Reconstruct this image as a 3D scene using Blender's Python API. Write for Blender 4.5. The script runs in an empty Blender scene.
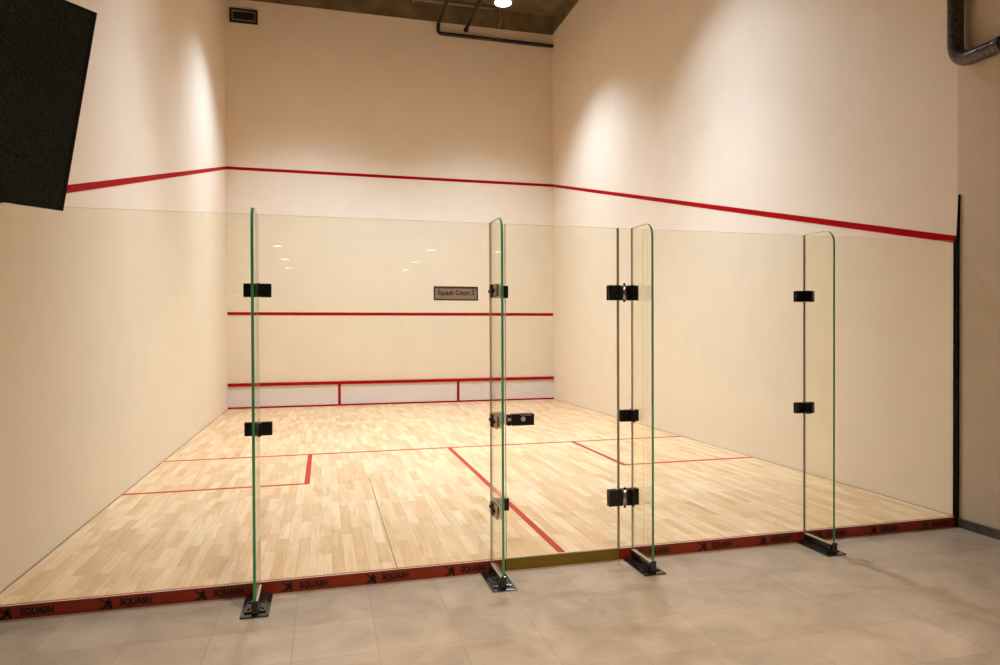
import bpy, bmesh, math, random
from mathutils import Vector, Matrix
random.seed(7)
S = bpy.context.scene
COL = S.collection
PI = math.pi

# ------------------------------------------------------------------ helpers
def bm_box(bm, x0, x1, y0, y1, z0, z1, mi=0):
    vs = [bm.verts.new(p) for p in ((x0,y0,z0),(x1,y0,z0),(x1,y1,z0),(x0,y1,z0),
                                    (x0,y0,z1),(x1,y0,z1),(x1,y1,z1),(x0,y1,z1))]
    fs = []
    for q in ((0,3,2,1),(4,5,6,7),(0,1,5,4),(1,2,6,5),(2,3,7,6),(3,0,4,7)):
        f = bm.faces.new([vs[i] for i in q]); f.material_index = mi; fs.append(f)
    return fs

def bm_bevel_box(bm, x0, x1, y0, y1, z0, z1, r=.004, seg=2, mi=0):
    t = bmesh.new(); bm_box(t, x0, x1, y0, y1, z0, z1, mi)
    bmesh.ops.bevel(t, geom=t.edges[:], offset=r, segments=seg, affect='EDGES', profile=.5)
    for f in t.faces: f.material_index = mi
    merge(bm, t)

def merge(bm, t, mat=None):
    if mat is not None: bmesh.ops.transform(t, matrix=mat, verts=t.verts[:])
    me = bpy.data.meshes.new('tmp'); t.to_mesh(me); t.free()
    bm.from_mesh(me); bpy.data.meshes.remove(me)

def bm_prism(bm, pts, axis, a, b, mi=0):
    """polygon pts (2D) extruded along axis from a to b"""
    def p3(p, t):
        return {'x':(t,p[0],p[1]), 'y':(p[0],t,p[1]), 'z':(p[0],p[1],t)}[axis]
    A = [bm.verts.new(p3(p,a)) for p in pts]; B = [bm.verts.new(p3(p,b)) for p in pts]
    n = len(pts); out = []
    out.append(bm.faces.new(A[::-1])); out.append(bm.faces.new(B))
    for i in range(n):
        out.append(bm.faces.new((A[i],A[(i+1)%n],B[(i+1)%n],B[i])))
    for f in out: f.material_index = mi
    return out

def bm_cyl(bm, p, q, r, r2=None, seg=20, mi=0, smooth=True):
    p = Vector(p); q = Vector(q); r2 = r if r2 is None else r2
    d = q-p
    t = bmesh.new()
    bmesh.ops.create_cone(t, cap_ends=True, segments=seg, radius1=r, radius2=r2, depth=d.length)
    for f in t.faces:
        f.material_index = mi; f.smooth = smooth and len(f.verts) == 4
    m = Matrix.Translation((p+q)/2) @ d.to_track_quat('Z','Y').to_matrix().to_4x4()
    merge(bm, t, m)

def bm_tube(bm, pts, r, seg=18, mi=0):
    """swept round pipe through 3D points"""
    pts = [Vector(p) for p in pts]; rings = []
    up = Vector((.31,.17,.93)).normalized()
    prev = None
    for i, p in enumerate(pts):
        if i == 0: d = pts[1]-p
        elif i == len(pts)-1: d = p-pts[i-1]
        else: d = (pts[i+1]-p).normalized()+(p-pts[i-1]).normalized()
        d.normalize()
        if prev is None:
            u = d.cross(up).normalized()
        else:
            u = (prev - d*prev.dot(d)).normalized()
        prev = u; v = d.cross(u)
        rings.append([bm.verts.new(p+u*math.cos(2*PI*k/seg)*r+v*math.sin(2*PI*k/seg)*r) for k in range(seg)])
    for a, b in zip(rings, rings[1:]):
        for k in range(seg):
            f = bm.faces.new((a[k],a[(k+1)%seg],b[(k+1)%seg],b[k])); f.smooth = True; f.material_index = mi
    f = bm.faces.new(rings[0][::-1]); f.material_index = mi
    f = bm.faces.new(rings[-1]); f.material_index = mi

def bm_lathe(bm, prof, c, seg=40, mi=0, close=False):
    rings = []
    for r, z in prof:
        rings.append([bm.verts.new((c[0]+r*math.cos(2*PI*k/seg), c[1]+r*math.sin(2*PI*k/seg), c[2]+z)) for k in range(seg)])
    prs = list(zip(rings, rings[1:])) + ([(rings[-1], rings[0])] if close else [])
    for a, b in prs:
        for k in range(seg):
            f = bm.faces.new((a[k],a[(k+1)%seg],b[(k+1)%seg],b[k])); f.smooth = True; f.material_index = mi

def bend(p0, c, p1, n=8):
    """points of a rounded corner (quadratic) from p0 over corner c to p1"""
    p0, c, p1 = Vector(p0), Vector(c), Vector(p1)
    return [(1-t)**2*p0+2*t*(1-t)*c+t*t*p1 for t in [i/n for i in range(n+1)]]

def obj(name, bm, mats, parent=None, recalc=True):
    if recalc: bmesh.ops.recalc_face_normals(bm, faces=bm.faces[:])
    me = bpy.data.meshes.new(name); bm.to_mesh(me); bm.free()
    for m in (mats if isinstance(mats, (list,tuple)) else [mats]): me.materials.append(m)
    o = bpy.data.objects.new(name, me); COL.objects.link(o)
    if parent is not None:
        o.parent = parent
        o.matrix_parent_inverse = Matrix.Translation(-parent.location) if parent.type == 'EMPTY' or parent.location.length else Matrix()
    return o

def tag(o, label, cat=None, group=None, kind=None):
    o['label'] = label
    if cat: o['category'] = cat
    if group: o['group'] = group
    if kind: o['kind'] = kind
    return o

def thing(name, label, cat, loc, group=None):
    o = bpy.data.objects.new(name, None); o.empty_display_size = .1
    COL.objects.link(o); o.location = loc
    return tag(o, label, cat, group)

def struct(name, bm, mats, label=None):
    o = obj(name, bm, mats); o['kind'] = 'structure'
    if label: o['label'] = label
    return o

def text_bm(s, size, align='LEFT', depth=.0008, bold=0.0, sx=1.0):
    cu = bpy.data.curves.new('t', 'FONT'); cu.body = s; cu.size = size
    cu.align_x = align; cu.align_y = 'CENTER'; cu.extrude = depth; cu.offset = bold
    cu.resolution_u = 3
    o = bpy.data.objects.new('t', cu); COL.objects.link(o)
    dg = bpy.context.evaluated_depsgraph_get(); dg.update()
    me = bpy.data.meshes.new_from_object(o.evaluated_get(dg))
    bm = bmesh.new(); bm.from_mesh(me)
    bpy.data.objects.remove(o); bpy.data.curves.remove(cu); bpy.data.meshes.remove(me)
    # text lies in XY facing +Z: stand it up facing -Y
    bmesh.ops.transform(bm, matrix=Matrix.Rotation(PI/2,4,'X') @ Matrix.Diagonal((sx,1,1,1)), verts=bm.verts[:])
    return bm

# ------------------------------------------------------------------ materials
def nm(name):
    m = bpy.data.materials.new(name); m.use_nodes = True
    nt = m.node_tree; nt.nodes.clear()
    out = nt.nodes.new('ShaderNodeOutputMaterial')
    return m, nt, out

def N(nt, t, **kw):
    n = nt.nodes.new(t)
    for k, v in kw.items():
        if k in n.inputs: n.inputs[k].default_value = v
        else: setattr(n, k, v)
    return n

def L(nt, a, ao, b, bi): nt.links.new(a.outputs[ao], b.inputs[bi])

def rgb(*c): return (c[0], c[1], c[2], 1)

def principled(name, col, rough=.5, metal=0, spec=.5, var=0., vscale=8., bump=0., bscale=60., col2=None):
    m, nt, out = nm(name)
    b = N(nt, 'ShaderNodeBsdfPrincipled'); L(nt, b, 0, out, 0)
    b.inputs['Roughness'].default_value = rough; b.inputs['Metallic'].default_value = metal
    b.inputs['Specular IOR Level'].default_value = spec
    b.inputs['Base Color'].default_value = rgb(*col)
    tc = N(nt, 'ShaderNodeTexCoord')
    if var or col2:
        n = N(nt, 'ShaderNodeTexNoise', Scale=vscale, Detail=4.)
        L(nt, tc, 'Object', n, 'Vector')
        r = N(nt, 'ShaderNodeValToRGB'); L(nt, n, 'Fac', r, 'Fac')
        c2 = col2 or tuple(c*(1-var) for c in col)
        r.color_ramp.elements[0].position = .35; r.color_ramp.elements[1].position = .65
        r.color_ramp.elements[0].color = rgb(*c2); r.color_ramp.elements[1].color = rgb(*col)
        L(nt, r, 'Color', b, 'Base Color')
    if bump:
        n = N(nt, 'ShaderNodeTexNoise', Scale=bscale, Detail=3.)
        L(nt, tc, 'Object', n, 'Vector')
        bp = N(nt, 'ShaderNodeBump', Strength=bump, Distance=.01)
        L(nt, n, 'Fac', bp, 'Height'); L(nt, bp, 'Normal', b, 'Normal')
    return m

def emis(name, col, st):
    m, nt, out = nm(name)
    e = N(nt, 'ShaderNodeEmission', Strength=st); e.inputs['Color'].default_value = rgb(*col)
    L(nt, e, 0, out, 0); return m

def glass_mat(name, tint, ior=1.5):
    """clear toughened glass: straight-through light plus a mirror reflection by Fresnel"""
    m, nt, out = nm(name)
    t = N(nt, 'ShaderNodeBsdfTransparent'); t.inputs['Color'].default_value = rgb(*tint)
    g = N(nt, 'ShaderNodeBsdfGlossy', Roughness=0.0); g.inputs['Color'].default_value = rgb(.95,.97,.95)
    f = N(nt, 'ShaderNodeFresnel', IOR=ior)
    # a pane lets light in and out unbent: use the outside angle on both faces
    geo = N(nt, 'ShaderNodeNewGeometry')
    mx0 = N(nt, 'ShaderNodeMath', operation='MULTIPLY_ADD')
    L(nt, geo, 'Backfacing', mx0, 0); mx0.inputs[1].default_value = 1/ior-ior; mx0.inputs[2].default_value = ior
    L(nt, mx0, 0, f, 'IOR')
    # on the back face the fresnel node inverts the ior itself, so feed it 1/ior
    mx = N(nt, 'ShaderNodeMixShader'); L(nt, f, 0, mx, 0); L(nt, t, 0, mx, 1); L(nt, g, 0, mx, 2)
    L(nt, mx, 0, out, 0); return m

WALLC = (.875,.75,.58)
M = {}
M['wall'] = principled('court_plaster', WALLC, rough=.55, spec=.25, var=.03, vscale=2.5, bump=.05, bscale=180)
M['wall_out'] = principled('corridor_plaster_dimmed', (.74,.60,.44), rough=.75, spec=.2, var=.05, vscale=5, bump=.10, bscale=90)  # same paint as the court walls, colour darkened for the light falloff
M['ceil_low'] = principled('gallery_ceiling_board', (.45,.38,.30), rough=.9, var=.03)
M['concrete'] = principled('bare_concrete', (.24,.175,.09), rough=.9, spec=.1, var=.35, vscale=3, bump=.2, bscale=30)
M['red_line'] = principled('red_wall_line', (.40,.001,.004), rough=.6, spec=.05, var=.06)
M['red_floor'] = principled('red_floor_line', (.50,.036,.014), rough=.65, spec=.15, var=.10, vscale=15)
M['tin'] = principled('tin_board', (.80,.71,.66), rough=.45, spec=.3, var=.03)
M['strip'] = principled('orange_red_tape', (.37,.036,.008), rough=.45, spec=.4, var=.15, vscale=6)
M['strip_end'] = principled('yellow_brown_sill', (.27,.165,.012), rough=.4, spec=.4, var=.2, vscale=5)
M['ink'] = principled('black_print', (.012,.008,.006), rough=.6)
M['black'] = principled('black_anodised_metal', (.010,.011,.012), rough=.32, spec=.5, var=.3, vscale=40)
M['black_gloss'] = principled('black_glossy_metal', (.012,.012,.012), rough=.18, spec=.7, var=.3, vscale=30)
M['steel'] = principled('brushed_steel', (.55,.53,.50), rough=.28, metal=1, var=.1, vscale=30)
M['bronze'] = principled('bronze_plate', (.36,.27,.13), rough=.35, metal=.35, var=.15, vscale=20)
M['door_seal'] = principled('tan_door_seal', (.46,.36,.25), rough=.6)
M['edge_pale'] = principled('pale_ground_glass_edge', (.62,.52,.38), rough=.35, spec=.4, var=.1)
M['joint'] = principled('brown_floor_joint', (.20,.12,.055), rough=.7)
M['seal'] = principled('pale_blade_glint', (.62,.50,.34), rough=.5)
M['edge_green'] = principled('green_glass_edge', (.05,.34,.115), rough=.2, spec=.5, col2=(.09,.48,.19), vscale=2.)
M['edge_tan'] = principled('ground_glass_edge', (.30,.245,.15), rough=.3, spec=.5, var=.1)
M['glass'] = glass_mat('clear_glass', (.985,.982,.935), 1.45)
M['black_trim'] = principled('black_rubber_channel', (.009,.007,.005), rough=.75, spec=.2, var=.3, vscale=9)
M['skirt'] = principled('grey_brown_skirting', (.115,.092,.066), rough=.5, var=.25, vscale=14)
M['vent_dark'] = principled('dark_vent_metal', (.018,.013,.010), rough=.5, var=.2)
M['vent_frame'] = principled('vent_frame_metal', (.33,.26,.22), rough=.5, var=.2)
M['pipe_black'] = principled('black_painted_pipe', (.012,.009,.006), rough=.55, var=.3, vscale=20)
M['conduit'] = principled('galvanised_conduit', (.40,.31,.20), rough=.5, metal=.3, var=.2, vscale=15)
M['lamp_body'] = principled('lamp_housing', (.55,.52,.48), rough=.4, metal=.6)
M['lamp_on'] = emis('lamp_diffuser_lit', (1,.97,.93), 14)
M['spot_on'] = emis('downlight_lit', (1,.97,.92), 15)
M['plate'] = principled('sign_brushed_plate', (.72,.57,.46), rough=.5, metal=.0, var=.08, vscale=30)
M['sign_frame'] = principled('sign_brown_frame', (.16,.095,.065), rough=.45, var=.2, vscale=30)
M['sign_ink'] = principled('sign_dark_letters', (.06,.035,.025), rough=.6)
M['screen_case'] = principled('screen_black_case', (.012,.013,.015), rough=.4, spec=.4, var=.2)

def pipe_mat():
    m, nt, out = nm('weathered_dark_pipe')
    b = N(nt, 'ShaderNodeBsdfPrincipled', Roughness=.3, Metallic=.55); L(nt, b, 0, out, 0)
    tc = N(nt, 'ShaderNodeTexCoord')
    n = N(nt, 'ShaderNodeTexVoronoi', Scale=38.); L(nt, tc, 'Object', n, 'Vector')
    r = N(nt, 'ShaderNodeValToRGB'); L(nt, n, 'Distance', r, 'Fac')
    r.color_ramp.elements[0].position = .15; r.color_ramp.elements[0].color = rgb(.012,.008,.007)
    r.color_ramp.elements[1].position = .45; r.color_ramp.elements[1].color = rgb(.085,.066,.055)
    L(nt, r, 'Color', b, 'Base Color')
    bp = N(nt, 'ShaderNodeBump', Strength=.25, Distance=.01); L(nt, n, 'Distance', bp, 'Height'); L(nt, bp, 'Normal', b, 'Normal')
    return m
M['pipe'] = pipe_mat()

def screen_mat():
    """dark pixel raster of a display that is off"""
    m, nt, out = nm('dark_pixel_screen')
    b = N(nt, 'ShaderNodeBsdfPrincipled', Roughness=.55); L(nt, b, 0, out, 0)
    b.inputs['Specular IOR Level'].default_value = .25
    tc = N(nt, 'ShaderNodeTexCoord')
    n = N(nt, 'ShaderNodeTexNoise', Scale=260., Detail=2., Roughness=.7); L(nt, tc, 'Object', n, 'Vector')
    r = N(nt, 'ShaderNodeValToRGB'); L(nt, n, 'Fac', r, 'Fac')
    r.color_ramp.elements[0].position = .40; r.color_ramp.elements[0].color = rgb(.0095,.0125,.0130)
    r.color_ramp.elements[1].position = .72; r.color_ramp.elements[1].color = rgb(.068,.088,.088)
    L(nt, r, 'Color', b, 'Base Color'); return m
M['screen'] = screen_mat()

def wood_mat():
    m, nt, out = nm('maple_strip_floor')
    b = N(nt, 'ShaderNodeBsdfPrincipled', Roughness=.36); L(nt, b, 0, out, 0)
    b.inputs['Specular IOR Level'].default_value = .45
    tc = N(nt, 'ShaderNodeTexCoord')
    mp = N(nt, 'ShaderNodeMapping'); mp.inputs['Rotation'].default_value = (0,0,PI/2)
    L(nt, tc, 'Object', mp, 'Vector')
    br = N(nt, 'ShaderNodeTexBrick', Scale=1.0)
    br.offset = .37; br.offset_frequency = 2; br.squash = 1
    br.inputs['Brick Width'].default_value = .42; br.inputs['Row Height'].default_value = .072
    br.inputs['Mortar Size'].default_value = .0012; br.inputs['Mortar Smooth'].default_value = .3
    br.inputs['Bias'].default_value = -.1
    br.inputs['Color1'].default_value = rgb(.86,.595,.36)
    br.inputs['Color2'].default_value = rgb(.68,.40,.19)
    br.inputs['Mortar'].default_value = rgb(.55,.37,.2)
    L(nt, mp, 'Vector', br, 'Vector')
    # long grain streaks along the boards
    mp2 = N(nt, 'ShaderNodeMapping'); mp2.inputs['Scale'].default_value = (38,2.2,1)
    L(nt, tc, 'Object', mp2, 'Vector')
    n = N(nt, 'ShaderNodeTexNoise', Scale=1., Detail=5., Roughness=.6, Distortion=.8); L(nt, mp2, 'Vector', n, 'Vector')
    r = N(nt, 'ShaderNodeValToRGB'); L(nt, n, 'Fac', r, 'Fac')
    r.color_ramp.elements[0].position = .3; r.color_ramp.elements[0].color = rgb(.80,.74,.66)
    r.color_ramp.elements[1].position = .68; r.color_ramp.elements[1].color = rgb(1,1,1)
    mix = N(nt, 'ShaderNodeMix', data_type='RGBA', blend_type='MULTIPLY')
    mix.inputs[0].default_value = .95
    L(nt, br, 'Color', mix, 6); L(nt, r, 'Color', mix, 7)
    # knots and heartwood patches
    mp3 = N(nt, 'ShaderNodeMapping'); mp3.inputs['Scale'].default_value = (7,1.6,1)
    L(nt, tc, 'Object', mp3, 'Vector')
    n3 = N(nt, 'ShaderNodeTexNoise', Scale=1., Detail=3.); L(nt, mp3, 'Vector', n3, 'Vector')
    r3 = N(nt, 'ShaderNodeValToRGB'); L(nt, n3, 'Fac', r3, 'Fac')
    r3.color_ramp.elements[0].position = .56; r3.color_ramp.elements[0].color = rgb(1,1,1)
    r3.color_ramp.elements[1].position = .75; r3.color_ramp.elements[1].color = rgb(.82,.68,.50)
    mix2 = N(nt, 'ShaderNodeMix', data_type='RGBA', blend_type='MULTIPLY'); mix2.inputs[0].default_value = .8
    L(nt, mix, 2, mix2, 6); L(nt, r3, 'Color', mix2, 7)
    L(nt, mix2, 2, b, 'Base Color')
    return m
M['wood'] = wood_mat()

def tile_mat():
    m, nt, out = nm('grey_beige_stone_tiles')
    b = N(nt, 'ShaderNodeBsdfPrincipled', Roughness=.34); L(nt, b, 0, out, 0)
    b.inputs['Specular IOR Level'].default_value = .45
    tc = N(nt, 'ShaderNodeTexCoord')
    mp = N(nt, 'ShaderNodeMapping'); mp.inputs['Location'].default_value = (.04,.10,0)
    L(nt, tc, 'Object', mp, 'Vector')
    br = N(nt, 'ShaderNodeTexBrick', Scale=1.0); br.offset = 0; br.offset_frequency = 2
    br.inputs['Brick Width'].default_value = .40; br.inputs['Row Height'].default_value = .40
    br.inputs['Mortar Size'].default_value = .003; br.inputs['Mortar Smooth'].default_value = .3
    br.inputs['Color1'].default_value = rgb(.52,.39,.285); br.inputs['Color2'].default_value = rgb(.455,.335,.24)
    br.inputs['Mortar'].default_value = rgb(.40,.28,.19)
    L(nt, mp, 'Vector', br, 'Vector')
    n = N(nt, 'ShaderNodeTexNoise', Scale=2.6, Detail=5., Roughness=.62, Distortion=.7); L(nt, tc, 'Object', n, 'Vector')
    r = N(nt, 'ShaderNodeValToRGB'); L(nt, n, 'Fac', r, 'Fac')
    r.color_ramp.elements[0].position = .3; r.color_ramp.elements[0].color = rgb(.55,.53,.50)
    r.color_ramp.elements[1].position = .7; r.color_ramp.elements[1].color = rgb(1.1,1.1,1.1)
    mix = N(nt, 'ShaderNodeMix', data_type='RGBA', blend_type='MULTIPLY'); mix.inputs[0].default_value = .7
    L(nt, br, 'Color', mix, 6); L(nt, r, 'Color', mix, 7); L(nt, mix, 2, b, 'Base Color')
    rr = N(nt, 'ShaderNodeMapRange'); L(nt, n, 'Fac', rr, 'Value')
    rr.inputs['To Min'].default_value = .24; rr.inputs['To Max'].default_value = .48
    L(nt, rr, 0, b, 'Roughness')
    n2 = N(nt, 'ShaderNodeTexNoise', Scale=3.5, Detail=2.); L(nt, tc, 'Object', n2, 'Vector')
    bp = N(nt, 'ShaderNodeBump', Strength=.06, Distance=.05); L(nt, n2, 'Fac', bp, 'Height'); L(nt, bp, 'Normal', b, 'Normal')
    return m
M['tile'] = tile_mat()

# ------------------------------------------------------------------ dimensions (metres)
W = 3.243          # half width of the court
D = 9.75           # front wall
F = -.075          # corridor floor below the sprung court floor
WT = 7.75          # top of the plastered walls
CT = 8.15          # concrete soffit
HB = -16.5         # back of the hall
HL = -9.0          # left side of the hall
GH = 2.135         # glass height

# ------------------------------------------------------------------ setting
bm = bmesh.new(); bm_box(bm, -W, W, .03, D, -.07, 0)
court = struct('floor', bm, M['wood'], 'pale maple strip floor of the squash court')
def floor_line(name, x0, x1, y0, y1, z=.0012):
    b = bmesh.new(); bm_box(b, x0, x1, y0, y1, -.002, z); return obj(name, b, M['red_floor'], court)
floor_line('short_line', -W, W, 4.248, 4.298)
floor_line('half_court_line', -.010, .040, .032, 4.248)
for s in (-1, 1):
    b = bmesh.new()
    xi = s*1.65
    bm_box(b, xi-.025, xi+.025, 2.613, 4.248, -.002, .0012)
    xa, xb = sorted((xi+s*.025, s*W)); bm_box(b, xa, xb, 2.613, 2.663, -.002, .0012)
    obj('service_box_line', b, M['red_floor'], court)
# dark expansion joint between two runs of boards
for s in (-1, 1):
    xa, xb = sorted((s*W, s*(W-.010)))
    b = bmesh.new(); bm_box(b, xa, xb, .032, D-.05, -.002, .0008); obj('edge_gap', b, M['joint'], court)
b = bmesh.new(); bm_box(b, -1.062, -1.056, .032, 2.75, -.002, .0008); obj('floor_joint', b, M['joint'], court)

bm = bmesh.new(); bm_box(bm, HL, W, HB, .03, F-.12, F)
struct('floor.001', bm, M['tile'], 'grey beige stone tile floor in front of the glass')
bm = bmesh.new(); bm_box(bm, -W, W, .03, D, -.2, -.07); struct('floor.002', bm, M['concrete'], 'concrete slab below the court floor')

bm = bmesh.new()
bm_box(bm, -W-.2, -.004, D, D+.2, -.2, WT); bm_box(bm, .004, W+.2, D, D+.2, -.2, WT); bm_box(bm, -.02, .02, D+.006, D+.19, -.2, WT)
wf = struct('wall_front', bm, M['wall'], 'cream front wall of the court')
bm = bmesh.new(); bm_box(bm, -W, W, D-.003, D, 4.525, 4.583); obj('out_line', bm, M['red_line'], wf)
bm = bmesh.new(); bm_box(bm, -W, W, D-.003, D, 1.776, 1.834); obj('service_line', bm, M['red_line'], wf)

def sloped_line(x0, x1):
    zo, zi = 4.554, 2.146
    b = bmesh.new(); h = .029
    bm_prism(b, [(0.0,zi-h),(D,zo-h),(D,zo+h),(0.0,zi+h)], 'x', x0, x1); return b
bm = bmesh.new(); bm_box(bm, -W-.2, -W, .0, D, -.2, WT)
wl = struct('wall_left', bm, M['wall'], 'cream left side wall of the court')
obj('out_line', sloped_line(-W, -W+.003), M['red_line'], wl)
bm = bmesh.new(); bm_box(bm, W, W+.2, .0, D, -.2, WT)
wr = struct('wall_right', bm, M['wall'], 'cream right side wall of the court')
obj('out_line', sloped_line(W-.003, W), M['red_line'], wr)
bm = bmesh.new(); bm_box(bm, W, W+.2, HB, 0, -.2, WT)
struct('wall_right.001', bm, M['wall_out'], 'corridor wall right of the glass front, cream paint darkened for weaker light')
bm = bmesh.new(); bm_box(bm, HL, -W-.2, 0, .2, -.2, WT)
struct('wall_front.001', bm, M['wall_out'], 'beige corridor wall left of the court')
bm = bmesh.new(); bm_box(bm, HL-.2, HL, HB, .2, -.2, WT); struct('wall_left.001', bm, M['wall_out'])
bm = bmesh.new(); bm_box(bm, HL-.2, W+.2, HB-.2, HB, -.2, 3.1); struct('wall_back', bm, M['wall_out'])
bm = bmesh.new(); bm_box(bm, HL-.2, W+.2, -6.2, -6.0, 3.0, CT); struct('wall_back.001', bm, M['wall_out'])
bm = bmesh.new(); bm_box(bm, HL-.2, W+.2, HB-.2, -6.2, 3.0, 3.2); struct('ceiling.001', bm, M['ceil_low'])
# concrete ring beam and soffit
bm = bmesh.new(); bm_box(bm, HL-.2, W+.2, -6.0, D+.2, CT, CT+.2); struct('ceiling', bm, M['concrete'], 'bare concrete ceiling high above the court')
bm = bmesh.new(); bm_box(bm, -W-.2, W+.2, D+.015, D+.2, WT, CT); struct('trim_1', bm, M['concrete'], 'concrete beam above the front wall')
bm = bmesh.new(); bm_box(bm, W+.015, W+.2, -6.0, 9.1, WT, CT); bm_box(bm, W+.03, W+.2, 9.1, 9.13, WT, CT); bm_box(bm, W+.015, W+.2, 9.13, D+.015, WT, CT)
struct('trim_2', bm, M['concrete'], 'concrete beam above the right wall')
bm = bmesh.new(); bm_box(bm, -W-.2, -W-.015, 0, D+.015, WT, CT); bm_box(bm, HL, -W-.2, .015, .2, WT, CT); bm_box(bm, HL-.2, HL, -6., .2, WT, CT)
struct('trim_3', bm, M['concrete'], 'concrete beam above the left wall')
# skirting on the corridor wall
bm = bmesh.new(); bm_prism(bm, [(W-.012,F),(W,F),(W,-.002),(W-.008,-.002),(W-.012,-.006)], 'y', HB, -.018)
struct('baseboard_right', bm, M['skirt'], 'grey brown tile skirting along the right corridor wall')
bm = bmesh.new(); bm_prism(bm, [(0,F),(0,-.002),(-.008,-.002),(-.012,-.006),(-.012,F)], 'x', HL, -W-.2)
struct('baseboard_front', bm, M['skirt'])
# black channel holding the glass at the right wall, its tip running up into the plaster
bm = bmesh.new()
bm_prism(bm, [(-.018,F),(.020,F),(.020,2.13),(-.006,2.18),(-.022,2.49),(-.026,2.49),(-.018,2.13)], 'x', W-.019, W)
struct('trim_4', bm, M['black_trim'], 'black channel where the glass meets the right wall')
bm = bmesh.new(); bm_box(bm, -W, -W+.02, -.018, .020, F, 2.13); struct('trim_5', bm, M['black_trim'], 'black channel where the glass meets the left wall')

# ------------------------------------------------------------------ the tin on the front wall
t = thing('tin_board', 'low white tin board edged in red along the foot of the front wall', 'squash tin', (0,D,0))
bm = bmesh.new(); bm_bevel_box(bm, -W, W, D-.022, D-.001, .0, .425, .002); obj('panel', bm, M['tin'], t)
bm = bmesh.new(); bm_bevel_box(bm, -W, W, D-.045, D-.001, .422, .482, .006); tag(obj('top_strip', bm, M['red_line'], t), 'red strip along the top')
bm = bmesh.new(); bm_bevel_box(bm, -W, W, D-.032, D-.001, .0, .032, .004); tag(obj('bottom_strip', bm, M['red_line'], t), 'red strip along the floor')
for x in (-1.196, 1.172):
    bm = bmesh.new(); bm_bevel_box(bm, x-.026, x+.026, D-.030, D-.001, .025, .43, .003); tag(obj('divider', bm, M['red_line'], t), 'red upright divider')

# ------------------------------------------------------------------ glass front
def pane_bm(x0, x1, z0, z1, y0=0., y1=.012, rnd=()):
    """pane as a solid: big faces glass (0), all narrow faces ground edge (1)"""
    b = bmesh.new(); fs = bm_box(b, x0, x1, y0, y1, z0, z1, 0)
    for f in fs:
        f.material_index = 0 if abs(f.calc_center_median().y-(y0+y1)/2) > (y1-y0)*.4 else 1
    return b
GM = [M['glass'], M['edge_pale'], M['edge_green']]
panels = [(-3.222,-1.856,'tall clear glass panel at the left end, left of the first fin'),
          (-1.850,-.3725,'clear glass panel bearing the court name sign'),
          (.412,1.853,'clear glass panel between the door hinges and the rightmost fin'),
          (1.859,3.224,'clear glass panel at the right end, against the right wall')]
for x0, x1, lab in panels:
    o = obj('glass_partition', pane_bm(x0, x1, .0, GH), GM)
    o.location = (0,0,0)
    tag(o, lab, 'glass partition', 'glass panels of the court front')

def bolt(b, p, axis, r=.009, h=.006):
    p = Vector(p); d = {'y':Vector((0,-1,0)),'x':Vector((-1,0,0)),'z':Vector((0,0,1))}[axis]
    bm_cyl(b, p, p+d*h, r, r*.85, seg=14)

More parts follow.
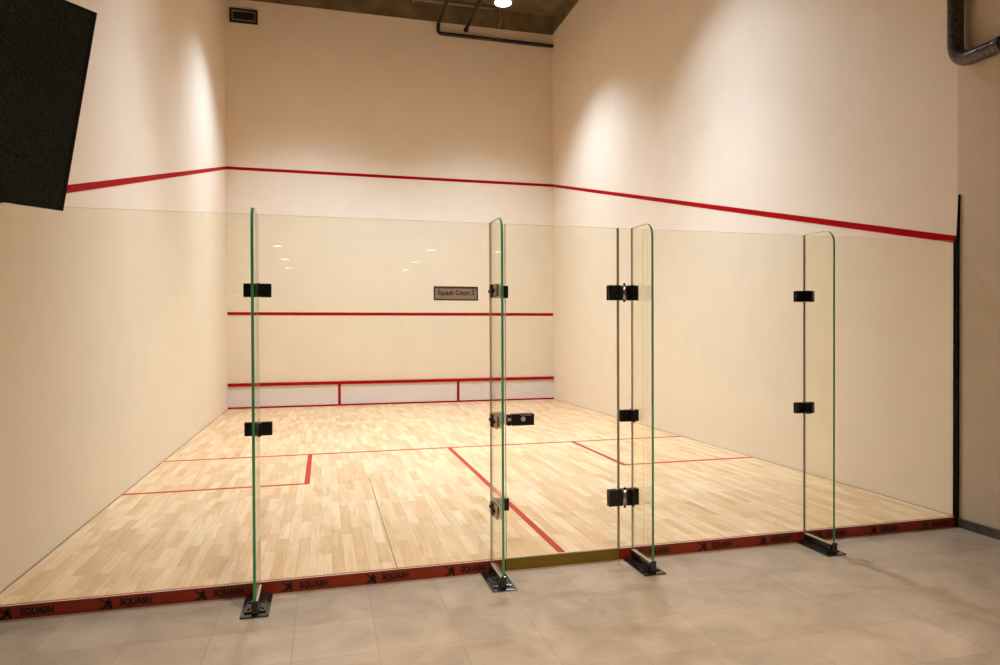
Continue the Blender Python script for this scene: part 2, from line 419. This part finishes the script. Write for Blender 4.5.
FD = .300   # fin depth
FTK = .015
def fin(x, label, kind):
    t = thing('glass_fin', label, 'glass fin', (x,0,F), 'glass fins bracing the court front')
    # the blade: rounded at its outer top corner
    r = .09; y0, y1 = -.0015, -FD
    pts = [(y0,F+.012),(y0,GH)]
    pts += [(y1+r-r*math.sin(a), GH-r+r*math.cos(a)) for a in [PI/2*i/12 for i in range(13)]]
    pts += [(y1,F+.012)]
    b = bmesh.new(); fs = bm_prism(b, pts, 'x', x-FTK/2, x+FTK/2)
    for f in fs:
        c = f.calc_center_median(); n = f.normal
        if abs(c.x-x) > FTK*.4: f.material_index = 0
        elif c.y < y1+.075: f.material_index = 2
        else: f.material_index = 1
    g = obj('blade', b, [M['glass'], M['edge_tan'] if x > 1 else M['edge_pale'], M['edge_green']], t)
    tag(g, 'clear glass blade with a green front edge')
    # shoe on the floor
    b = bmesh.new(); bm_bevel_box(b, x-.074, x+.074, -.335, -.012, F, F+.009, .002)
    sh = obj('base_plate', b, M['black_gloss'], t)
    for s in (-1, 1):
        b = bmesh.new()
        xa, xb = sorted((x+s*(FTK/2+.001), x+s*(FTK/2+.010)))
        bm_bevel_box(b, xa, xb, -.285, -.014, F+.007, F+.062, .002)
        xa, xb = sorted((x+s*(FTK/2+.009), x+s*(FTK/2+.048)))
        bm_bevel_box(b, xa, xb, -.285, -.014, F+.007, F+.017, .002)
        obj('angle_bracket', b, M['black_gloss'], t)
        for y in (-.06,-.15,-.24):
            b = bmesh.new(); bolt(b, (x+s*.036, y, F+.016), 'z', .009, .007)
            obj('bolt', b, M['black_gloss'], t)
    b = bmesh.new(); bm_bevel_box(b, x-FTK/2-.010, x+FTK/2+.010, -.313, -.3008, F+.008, F+.080, .003); obj('end_cap', b, M['black_gloss'], t)
    b = bmesh.new(); bm_box(b, x-FTK/2-.004, x+FTK/2+.004, -.284, -.016, F+.061, F+.067)  # pale strip in place of light refracted in the blade's bottom edge
    tag(obj('seal', b, M['seal'], t), 'pale strip standing for light caught along the foot of the blade')
    # clamps
    def cross_clamp(zc, h=.078):
        b = bmesh.new()
        for s in (-1, 1):
            xa, xb = sorted((x+s*(FTK/2+.001), x+s*.076))
            bm_bevel_box(b, xa, xb, -.013, -.0005, zc-h/2, zc+h/2, .003)
            bm_bevel_box(b, xa, xb, .0125, .0225, zc-h/2, zc+h/2, .003)
            xa, xb = sorted((x+s*(FTK/2+.0005), x+s*(FTK/2+.012)))
            bm_bevel_box(b, xa, xb, -.060, -.001, zc-h/2, zc+h/2, .003)
            bolt(b, (x+s*.045, -.012, zc), 'y', .012, .005)
        o = obj('clamp', b, M['black'], t); return o
    def half_clamp(zc, s, x1, h=.078):
        """clamp on the door side only: pad on the pane and plates along the blade"""
        b = bmesh.new()
        xa, xb = sorted((x+s*(FTK/2+.001), x1))
        bm_bevel_box(b, xa, xb, -.013, -.0005, zc-h/2, zc+h/2, .003)
        bm_bevel_box(b, xa, min(xb,-.382), .0125, .0225, zc-h/2, zc+h/2, .003)
        bolt(b, ((xa+xb)/2, -.012, zc), 'y', .012, .005)
        o = obj('clamp', b, M['black'], t)
        b = bmesh.new()
        for q in (-1, 1):
            xa, xb = sorted((x+q*(FTK/2+.0005), x+q*(FTK/2+.006)))
            bm_bevel_box(b, xa, xb, -.215, -.014, zc-h/2, zc+h/2, .003)
        p = obj('cover_plate', b, M['bronze'], t); tag(p, 'bronze cover plate on the blade')
        b = bmesh.new()
        xl = x-FTK/2-.0062
        bm_bevel_box(b, xl-.004, xl+.0005, -.120, -.062, zc-h*.52, zc+h*.52, .002)
        bm_bevel_box(b, xl-.005, xl+.0005, -.158, -.016, zc-.009, zc+.009, .002)
        obj('clip', b, M['black_trim'], p)
    if kind == 'cross':
        cross_clamp(1.695); cross_clamp(.893)
    elif kind == 'strike':
        for z, e in ((1.702,-.354), (.900,-.382), (.352,-.354)): half_clamp(z, 1, e)
    elif kind == 'hinge':
        b = bmesh.new(); zc, h = .886, .078
        bm_bevel_box(b, .416, x-FTK/2-.001, -.013, -.0005, zc-h/2, zc+h/2, .003)
        bm_bevel_box(b, x+FTK/2+.001, .548, -.013, -.0005, zc-h/2, zc+h/2, .003)
        bm_bevel_box(b, .416, .548, .0125, .0225, zc-h/2, zc+h/2, .003)
        bm_bevel_box(b, x-FTK/2-.012, x-FTK/2-.0005, -.07, -.002, zc-h/2, zc+h/2, .003)
        for k in (-1,0,1): bm_box(b, .42, x-.022, -.0145, -.0128, zc+k*.022-.0015, zc+k*.022+.0015)
        bolt(b, (.462,-.012,zc), 'y', .010, .006)
        obj('clamp', b, M['black'], t)
    return t
fin(-1.853, 'leftmost upright glass fin, its green edge nearly facing us', 'cross')
fin(-.468, 'glass fin left of the glass door, with bronze and black clips', 'strike')
fin(.504, 'glass fin right of the glass door, beside the hinges', 'hinge')
fin(1.856, 'rightmost upright glass fin, far right of the door', 'cross')

# the door
t = thing('glass_door', 'frameless glass door with black lock and hinges between the middle fins', 'door', (.015,0,0))
x0, x1 = -.3685, .398
obj('door_leaf', pane_bm(x0, x1, .006, GH), GM, t)
for a_, e_ in ((-.3720,-.3690),(.3985,.4115)):
    b = bmesh.new(); bm_box(b, a_, e_, .002, .010, .006, GH); tag(obj('seal', b, M['door_seal'] if a_ > 0 else M['edge_pale'], t), 'thin tan seal strip')
# lock case
b = bmesh.new()
bm_bevel_box(b, -.337, -.187, -.022, -.0005, .851, .925, .005, 3); bm_bevel_box(b, -.337, -.187, .0125, .032, .851, .925, .005, 3)
lk = obj('lock', b, M['black'], t)
b = bmesh.new(); bm_cyl(b, (-.262,-.021,.893), (-.262,-.030,.893), .016, .014, 24); tag(obj('lock_cylinder', b, M['plate'], lk), 'pale round key cylinder')
b = bmesh.new(); bm_bevel_box(b, -.282,-.205,-.0255,-.0215,.914,.920,.001); tag(obj('highlight_bar', b, M['steel'], lk), 'thin bright bar drawn as a highlight')  # bar modelled in place of a highlight on the lock case
# strike on the fixed pane side
b = bmesh.new(); bm_bevel_box(b, -.362, -.342, -.018, -.0005, .852, .922, .003); bm_bevel_box(b, -.362, -.342, .0125, .028, .852, .922, .003)
obj('latch', b, M['black'], t)
b = bmesh.new(); bm_cyl(b, (-.352,-.017,.892), (-.352,-.024,.892), .011, .010, 16); tag(obj('latch_button', b, M['plate'], t), 'pale latch button')
def hinge(zc, h, barrel_steel):
    b = bmesh.new(); a, e = zc-h/2, zc+h/2
    bm_bevel_box(b, .330, .427, -.018, -.0005, a, e, .004); bm_bevel_box(b, .330, .396, .0125, .026, a, e, .004)
    bm_bevel_box(b, .458, .4955, -.018, -.0005, a, e, .004); bm_bevel_box(b, .5125, .546, -.018, -.0005, a, e, .004)
    bm_bevel_box(b, .416, .546, .0125, .026, a, e, .004)
    bm_bevel_box(b, .504-FTK/2-.013, .504-FTK/2-.0006, -.055, -.002, a, e, .003)
    for x in (.350,.532):
        for z in (a+.02, e-.02): bolt(b, (x,-.017,z), 'y', .007, .004)
    hg = obj('hinge', b, M['black'], t)
    b = bmesh.new(); bm_cyl(b, (.443,-.014,a+.004), (.443,-.014,e-.004), .0165, seg=20)
    tag(obj('barrel', b, M['steel'], hg), 'bright steel hinge barrel')
    b = bmesh.new(); bm_cyl(b, (.443,-.014,a-.012), (.443,-.014,a+.006), .008); bm_cyl(b, (.443,-.014,e-.006), (.443,-.014,e+.014), .008)
    obj('hinge_pin', b, M['black'], hg)
hinge(1.705, .100, True); hinge(.342, .110, True)

# kick strips below the glass with printed figures and lettering
def runner_bm(h):
    """small sign of a lunging player swinging a racket, standing in XZ facing -Y"""
    b = bmesh.new(); k = h/.06
    def bar(p, q, w):
        p = Vector((p[0],p[1])); q = Vector((q[0],q[1])); d = (q-p).normalized(); n = Vector((-d.y,d.x))*w*.72
        c = [p+n, p-n, q-n, q+n]
        bm_prism(b, [(v.x*k, v.y*k) for v in c], 'y', -.0008, .0008)
    def disc(c, r, n=12): bm_prism(b, [((c[0]+r*math.cos(2*PI*i/n))*k, (c[1]+r*math.sin(2*PI*i/n))*k) for i in range(n)], 'y', -.0008, .0008)
    disc((.006,.049), .0065)
    bar((.004,.042),(-.004,.022), .013)       # trunk
    bar((-.004,.024),(.018,.014), .009); bar((.017,.015),(.012,.002), .007); bar((.011,.003),(.021,.002), .005)
    bar((-.005,.023),(-.018,.010), .009); bar((-.017,.011),(-.034,.004), .007)
    bar((.002,.040),(-.016,.036), .006); bar((-.015,.036),(-.024,.046), .005)
    bar((.004,.040),(.020,.032), .006)
    bar((-.023,.045),(-.031,.052), .0035); disc((-.036,.055), .0055, 10)
    return b
def kick_strip(xa, xb, logos, texts, label):
    t = thing('kick_strip', label, 'kick strip', ((xa+xb)/2, -.004, F), 'red kick strips under the glass')
    b = bmesh.new(); bm_bevel_box(b, xa, xb, .0005, .029, F, -.001, .0015); obj('board', b, M['strip'], t)
    for x in logos:
        b = runner_bm(.062); bmesh.ops.transform(b, matrix=Matrix.Translation((x, -.0003, F+.005)), verts=b.verts[:]); obj('emblem', b, M['ink'], t)
    for x in texts:
        b = text_bm('SQUASH', .049, 'CENTER', bold=.0024, sx=.85); bmesh.ops.transform(b, matrix=Matrix.Translation((x, -.0003, F+.035)), verts=b.verts[:]); obj('lettering', b, M['ink'], t)
LG = [-3.121,-2.641,-2.161,-1.69,-1.21,-.725]
kick_strip(-3.222, -.378, LG, [x+.140 for x in LG], 'long red kick strip printed SQUASH, left of the door')
RG = [.555,1.04,1.515,1.99,2.465,2.94]
kick_strip(.412, 3.222, RG, [x+.143 for x in RG], 'red kick strip printed SQUASH, right of the door')
b = bmesh.new(); bm_bevel_box(b, -.374, .408, .0005, .029, F, -.001, .0015)
tag(obj('door_sill', b, M['strip_end']), 'plain ochre brown sill strip under the glass door', 'sill')

# name plate on the glass
t = thing('court_sign', 'small framed brown sign reading Squash Court 3 on the glass', 'sign', (-.689,-.001,1.689))
xa, xb, za, zb = -.829, -.549, 1.645, 1.733
b = bmesh.new(); bm_bevel_box(b, xa+.004, xb-.004, -.006, -.0005, za+.004, zb-.004, .001); obj('plate', b, M['plate'], t)
b = bmesh.new(); w = .009
bm_bevel_box(b, xa, xb, -.010, -.0008, za, za+w, .002); bm_bevel_box(b, xa, xb, -.010, -.0008, zb-w, zb, .002)
bm_bevel_box(b, xa, xa+w, -.010, -.0008, za+w, zb-w, .002); bm_bevel_box(b, xb-w, xb, -.010, -.0008, za+w, zb-w, .002)
obj('frame', b, M['sign_frame'], t)
b = text_bm('Squash Court 3', .043, 'CENTER', bold=.0006, sx=.86)
bmesh.ops.transform(b, matrix=Matrix.Translation((-.689,-.0065,1.693)), verts=b.verts[:]); obj('lettering', b, M['sign_ink'], t)

# ------------------------------------------------------------------ high things
# vent
t = thing('air_vent', 'dark rectangular air vent grille high on the front wall', 'vent', (-2.91,D,7.43))
xa, xb, za, zb = -3.165, -2.660, 7.30, 7.57
b = bmesh.new(); bm_box(b, xa+.02, xb-.02, D-.012, D-.002, za+.02, zb-.02); obj('backing', b, M['vent_dark'], t)
b = bmesh.new()
for (a0,a1,c0,c1) in ((xa,xb,za,za+.035),(xa,xb,zb-.035,zb),(xa,xa+.035,za+.035,zb-.035),(xb-.035,xb,za+.035,zb-.035)):
    bm_bevel_box(b, a0, a1, D-.03, D-.001, c0, c1, .004)
obj('frame', b, M['vent_dark'], t)
b = bmesh.new()
for (a0,a1,c0,c1) in ((xa+.045,xb-.045,za+.045,za+.058),(xa+.045,xb-.045,zb-.058,zb-.045),(xa+.045,xa+.058,za+.058,zb-.058),(xb-.058,xb-.045,za+.058,zb-.058)):
    bm_box(b, a0, a1, D-.026, D-.010, c0, c1)
obj('inner_frame', b, M['vent_frame'], t)
for k in range(5):
    z = za+.085+k*.028
    b = bmesh.new(); bm_prism(b, [(D-.024,z-.004),(D-.012,z+.006),(D-.011,z+.003),(D-.023,z-.007)], 'x', xa+.058, xb-.058); obj('slat', b, M['vent_dark'], t)

# black sprinkler pipe along the front wall
yp = D-.075
b = bmesh.new()
pts = [(W-.004,yp,7.485),(2.4,yp,7.487)] + bend((.86,yp,7.492),(.786,yp,7.495),(.786,yp,7.57),6) + [(.788,yp,7.60)] + bend((.79,yp,7.62),(.79,yp,7.70),(.79,yp-.08,7.70),6) + [(.79,6.5,7.70),(.79,3.0,7.70)]
bm_tube(b, pts, .036)
pp = obj('ceiling_pipe', b, M['pipe_black'])
tag(pp, 'black pipe running along the top of the front wall to the right corner', 'pipe', 'black pipes under the ceiling')
for x in (1.5, 2.5):
    b = bmesh.new(); bm_tube(b, [(x+.043*math.cos(a), 0, 0) for a in (0,1)] if False else [(x-.02,yp,7.4905),(x+.02,yp,7.4905)], .043); bm_bevel_box(b, x-.012, x+.012, yp+.03, D-.0005, 7.475, 7.505, .002); obj('pipe_clip', b, M['pipe_black'], pp)
b = bmesh.new()
pts = [(1.375,D-.002,7.655),(1.375,8.5,7.655),(1.375,6.0,7.655),(1.375,3.0,7.655)]
bm_tube(b, pts, .036); pp = obj('ceiling_pipe', b, M['pipe_black'])
tag(pp, 'black pipe coming off the front wall towards us, right of the pipe elbow', 'pipe', 'black pipes under the ceiling')
b = bmesh.new(); bm_cyl(b, (1.375,D-.001,7.655), (1.375,D-.03,7.655), .052); obj('wall_flange', b, M['pipe_black'], pp)
b = bmesh.new(); bm_tube(b, [(-W,9.62,8.105),(1.96,9.62,8.10)], .034); pp = obj('conduit', b, M['conduit'])
tag(pp, 'pale conduit running crosswise along the top of the concrete beam', 'conduit')
for x in (-1.2,.3,1.6):
    b = bmesh.new(); bm_bevel_box(b, x-.015, x+.015, 9.59, D+.014, 8.085, 8.125, .003); obj('hanger', b, M['conduit'], pp)
b = bmesh.new(); bm_tube(b, [(2.10,D-.012,CT-.002),(2.10,D-.012,8.02),(2.12,D-.012,7.93),(2.09,D-.012,7.85),(2.07,D-.012,7.78)], .026); 
tag(obj('cable', b, M['conduit']), 'grey cable hanging down the concrete beam below the lamp', 'cable')

# high court lamps: bell-shaped pendants
SPOT = []
def court_lamp(x, y, z, label, spot=None, beam=None):
    t = thing('court_lamp', label, 'ceiling lamp', (x,y,z), 'pendant lamps over the court')
    b = bmesh.new()
    bm_lathe(b, [(.144,.0),(.147,.0),(.147,.03),(.132,.09),(.095,.15),(.07,.17),(.07,.16),(.09,.14),(.125,.085),(.140,.03),(.144,.0)], (x,y,z)); obj('lamp_shade', b, M['lamp_body'], t)
    b = bmesh.new(); bm_cyl(b, (x,y,z+.165), (x,y,z+.33), .068, .06, 28); obj('housing', b, M['lamp_body'], t)
    b = bmesh.new(); bm_cyl(b, (x,y,z+.33), (x,y,CT-.03), .008, seg=12); obj('rod', b, M['lamp_body'], t)
    b = bmesh.new(); bm_cyl(b, (x,y,CT-.035), (x,y,CT-.001), .06, seg=28); obj('canopy', b, M['lamp_body'], t)
    b = bmesh.new(); bm_lathe(b, [(.0005,-.012),(.063,-.010),(.117,-.002),(.138,.012),(.135,.02),(.0005,.02)], (x,y,z)); tag(obj('diffuser', b, M['lamp_on'], t), 'glowing white diffuser')
    ld = bpy.data.lights.new('court_spot', 'SPOT'); w_, a_, b_, c_ = spot or (SPOT_W, SPOT_A, SPOT_B, SPOT_C)
    ld.energy = w_; ld.spot_size = math.radians(a_); ld.spot_blend = b_; ld.color = c_; ld.shadow_soft_size = .14
    lo = bpy.data.objects.new('court_spot', ld); COL.objects.link(lo); lo.parent = t
    lo.location = (0,0,-.03)
    if beam:                                   # narrow spot added inside the lamp to lift floor and lower walls
        l2 = bpy.data.lights.new('court_fill_beam', 'SPOT'); l2.energy = beam[0]; l2.spot_size = math.radians(beam[1]); l2.spot_blend = .9
        l2.color = c_; l2.shadow_soft_size = .14
        o2 = bpy.data.objects.new('court_fill_beam', l2); COL.objects.link(o2); o2.parent = t; o2.location = (0,0,-.03)
SPOT_W, SPOT_A, SPOT_B, SPOT_C = 1200, 116, .95, (.76,.96,1.24)
court_lamp(1.50, 7.2, 7.05, 'glowing white pendant lamp high near the front right corner', (1050, 116, .95, SPOT_C), (400, 60))
court_lamp(-1.60, 7.2, 7.05, 'pendant lamp high near the front left corner', (1050, 116, .95, SPOT_C), (400, 60))
court_lamp(1.55, 3.0, 7.05, 'pendant lamp high over the right rear of the court', (800, 106, .95, SPOT_C), (950, 70))
court_lamp(-1.60, 3.0, 7.05, 'pendant lamp high over the left rear of the court', (300, 106, .95, SPOT_C), (950, 70))

court_lamp(-.50, -2.5, 7.05, 'pendant lamp high over the tiled corridor in front of the glass', (1650, 70, 1.0, (1,.90,.74)))

# recessed downlights in the low gallery ceiling behind the camera (mirrored in the glass)
rows = {-8.8:'front', -11.1:'middle', -13.1:'rear'}
cols = {-2.27:'left', .49:'centre', 1.80:'right'}
for y, rn in rows.items():
    for x, cn in cols.items():
        if cn == 'right' and rn != 'front': continue
        t = thing('downlight', 'round recessed downlight in the gallery ceiling, %s row, %s column' % (rn, cn), 'downlight', (x,y,3.0), 'downlights in the gallery ceiling')
        b = bmesh.new(); bm_lathe(b, [(.090,-.001),(.112,-.001),(.110,-.008),(.092,-.010),(.090,-.001)], (x,y,3.0), 28); obj('ring', b, M['lamp_body'], t)
        b = bmesh.new(); bm_cyl(b, (x,y,2.994), (x,y,2.9985), .089, seg=28); obj('diffuser', b, M['spot_on'], t)
        ld = bpy.data.lights.new('downlight_spot', 'SPOT'); ld.energy = 25; ld.spot_size = math.radians(110); ld.spot_blend = .6
        ld.color = (1,.86,.70); ld.shadow_soft_size = .08
        lo = bpy.data.objects.new('downlight_spot', ld); COL.objects.link(lo); lo.parent = t; lo.location = (0,0,-.02)

# thick pipe on the right corridor wall
b = bmesh.new(); px = W-.075; pr = .055; yv = -.045; zh = 3.475
pts = [(px,yv,WT+.3),(px,yv,5.0),(px,yv,3.75)] + bend((px,yv,3.64),(px,yv,zh),(px,yv-.16,zh),12) + [(px,-.5,zh),(px,-2.0,zh),(px,-5.9,zh)]
bm_tube(b, pts, pr, 24); pp = obj('wall_pipe', b, M['pipe'])
tag(pp, 'thick dark metal pipe with an elbow high on the right wall', 'pipe')
b = bmesh.new(); bm_tube(b, [(px,yv,4.245),(px,yv,4.35)], pr+.010, 24); obj('coupling', b, M['pipe'], pp)
b = bmesh.new(); bm_tube(b, [(px+.0,-.40,zh),(px,-.44,zh)], pr+.006, 24); bm_bevel_box(b, px+.02, W-.0005, -.44, -.40, zh-.10, zh-.03, .004); obj('bracket', b, M['pipe'], pp)

# hanging black screen, upper left
def screen():
    B = Vector(SCR_B); h = Vector(SCR_H).normalized(); T = Vector(SCR_T)
    v = (T-B); Hh = v.length; v.normalize()
    n = h.cross(v).normalized()          # facing direction
    if n.dot(Vector((-1.48,-4.24,1.45))-B) < 0: n = -n
    Wd = 1.02
    R = Matrix((( h.x, n.x, v.x, 0),(h.y, n.y, v.y, 0),(h.z, n.z, v.z, 0),(0,0,0,1)))
    c = B - h*Wd/2
    M4 = Matrix.Translation(c) @ R       # local: x along width, y outwards, z up, origin bottom centre
    t = thing('hanging_screen', 'tilted black screen hanging at the upper left, cut by the frame', 'screen', c)
    def put(name, b, m, par=t, lab=None):
        bmesh.ops.transform(b, matrix=M4, verts=b.verts[:]); o = obj(name, b, m, t)
        if par is not t: o.parent = par; o.matrix_parent_inverse = Matrix()
        if lab: tag(o, lab)
        return o
    b = bmesh.new(); bm_bevel_box(b, -Wd/2, Wd/2, -.055, -.002, 0, Hh, .004); case = put('case', b, M['screen_case'])
    b = bmesh.new(); w = .008
    for a in ((-Wd/2,Wd/2,0,w),(-Wd/2,Wd/2,Hh-w,Hh),(-Wd/2,-Wd/2+w,w,Hh-w),(Wd/2-w,Wd/2,w,Hh-w)):
        bm_box(b, a[0], a[1], -.004, .0015, a[2], a[3])
    put('bezel', b, M['screen_case'])
    b = bmesh.new(); bm_box(b, -Wd/2+w, Wd/2-w, -.003, .0, w, Hh-w); put('screen_face', b, M['screen'], t, 'dark speckled screen face')
    b = bmesh.new(); bm_bevel_box(b, -.15, .15, -.085, -.054, Hh*.3, Hh*.7, .004); put('mount', b, M['screen_case'])
    m = M4 @ Vector((0,-.10,Hh*.5))
    b = bmesh.new(); bm_cyl(b, (m.x,m.y,m.z-.05), (m.x,m.y,CT-.002), .022, seg=18); bm_cyl(b, (m.x,m.y,CT-.03), (m.x,m.y,CT-.001), .07, seg=24)
    bm_cyl(b, m, M4 @ Vector((0,-.08,Hh*.5)), .02)
    obj('pole', b, M['screen_case'], t)
SCR_B = (-2.1768,-2.0719,1.7902); SCR_T = (-2.0573,-2.1833,2.2993); SCR_H = (.682,.7313,0)
screen()

# ------------------------------------------------------------------ world, camera, view
wd = bpy.data.worlds.new('World'); S.world = wd; wd.use_nodes = True
wd.node_tree.nodes['Background'].inputs[0].default_value = (.02,.017,.013,1)
wd.node_tree.nodes['Background'].inputs[1].default_value = .2

cd = bpy.data.cameras.new('Camera'); cam = bpy.data.objects.new('Camera', cd); COL.objects.link(cam)
f = 689.54; yaw, pitch, roll = .2665, -.0094, -.0040
fw = Vector((math.sin(yaw)*math.cos(pitch), math.cos(yaw)*math.cos(pitch), math.sin(pitch)))
rt = Vector((math.cos(yaw), -math.sin(yaw), 0)); up = rt.cross(fw)
c, s = math.cos(roll), math.sin(roll)
r2 = rt*c+up*s; u2 = up*c-rt*s
cam.matrix_world = Matrix(((r2.x,u2.x,-fw.x,-1.4834),(r2.y,u2.y,-fw.y,-4.2389),(r2.z,u2.z,-fw.z,1.4536),(0,0,0,1)))
cd.sensor_fit = 'HORIZONTAL'; cd.sensor_width = 36; cd.lens = f*36/1000
cd.shift_x = -12.23/1000; cd.shift_y = 5.08/1000
cd.clip_start = .05; cd.clip_end = 100
S.camera = cam

S.cycles.transparent_max_bounces = 32
S.cycles.max_bounces = 14; S.cycles.diffuse_bounces = 8; S.cycles.glossy_bounces = 6
S.cycles.use_denoising = True
S.cycles.caustics_reflective = True
vs = S.view_settings
vs.view_transform = 'Standard'; vs.look = 'None'; vs.exposure = 0.22; vs.gamma = 1; vs.use_curve_mapping = False
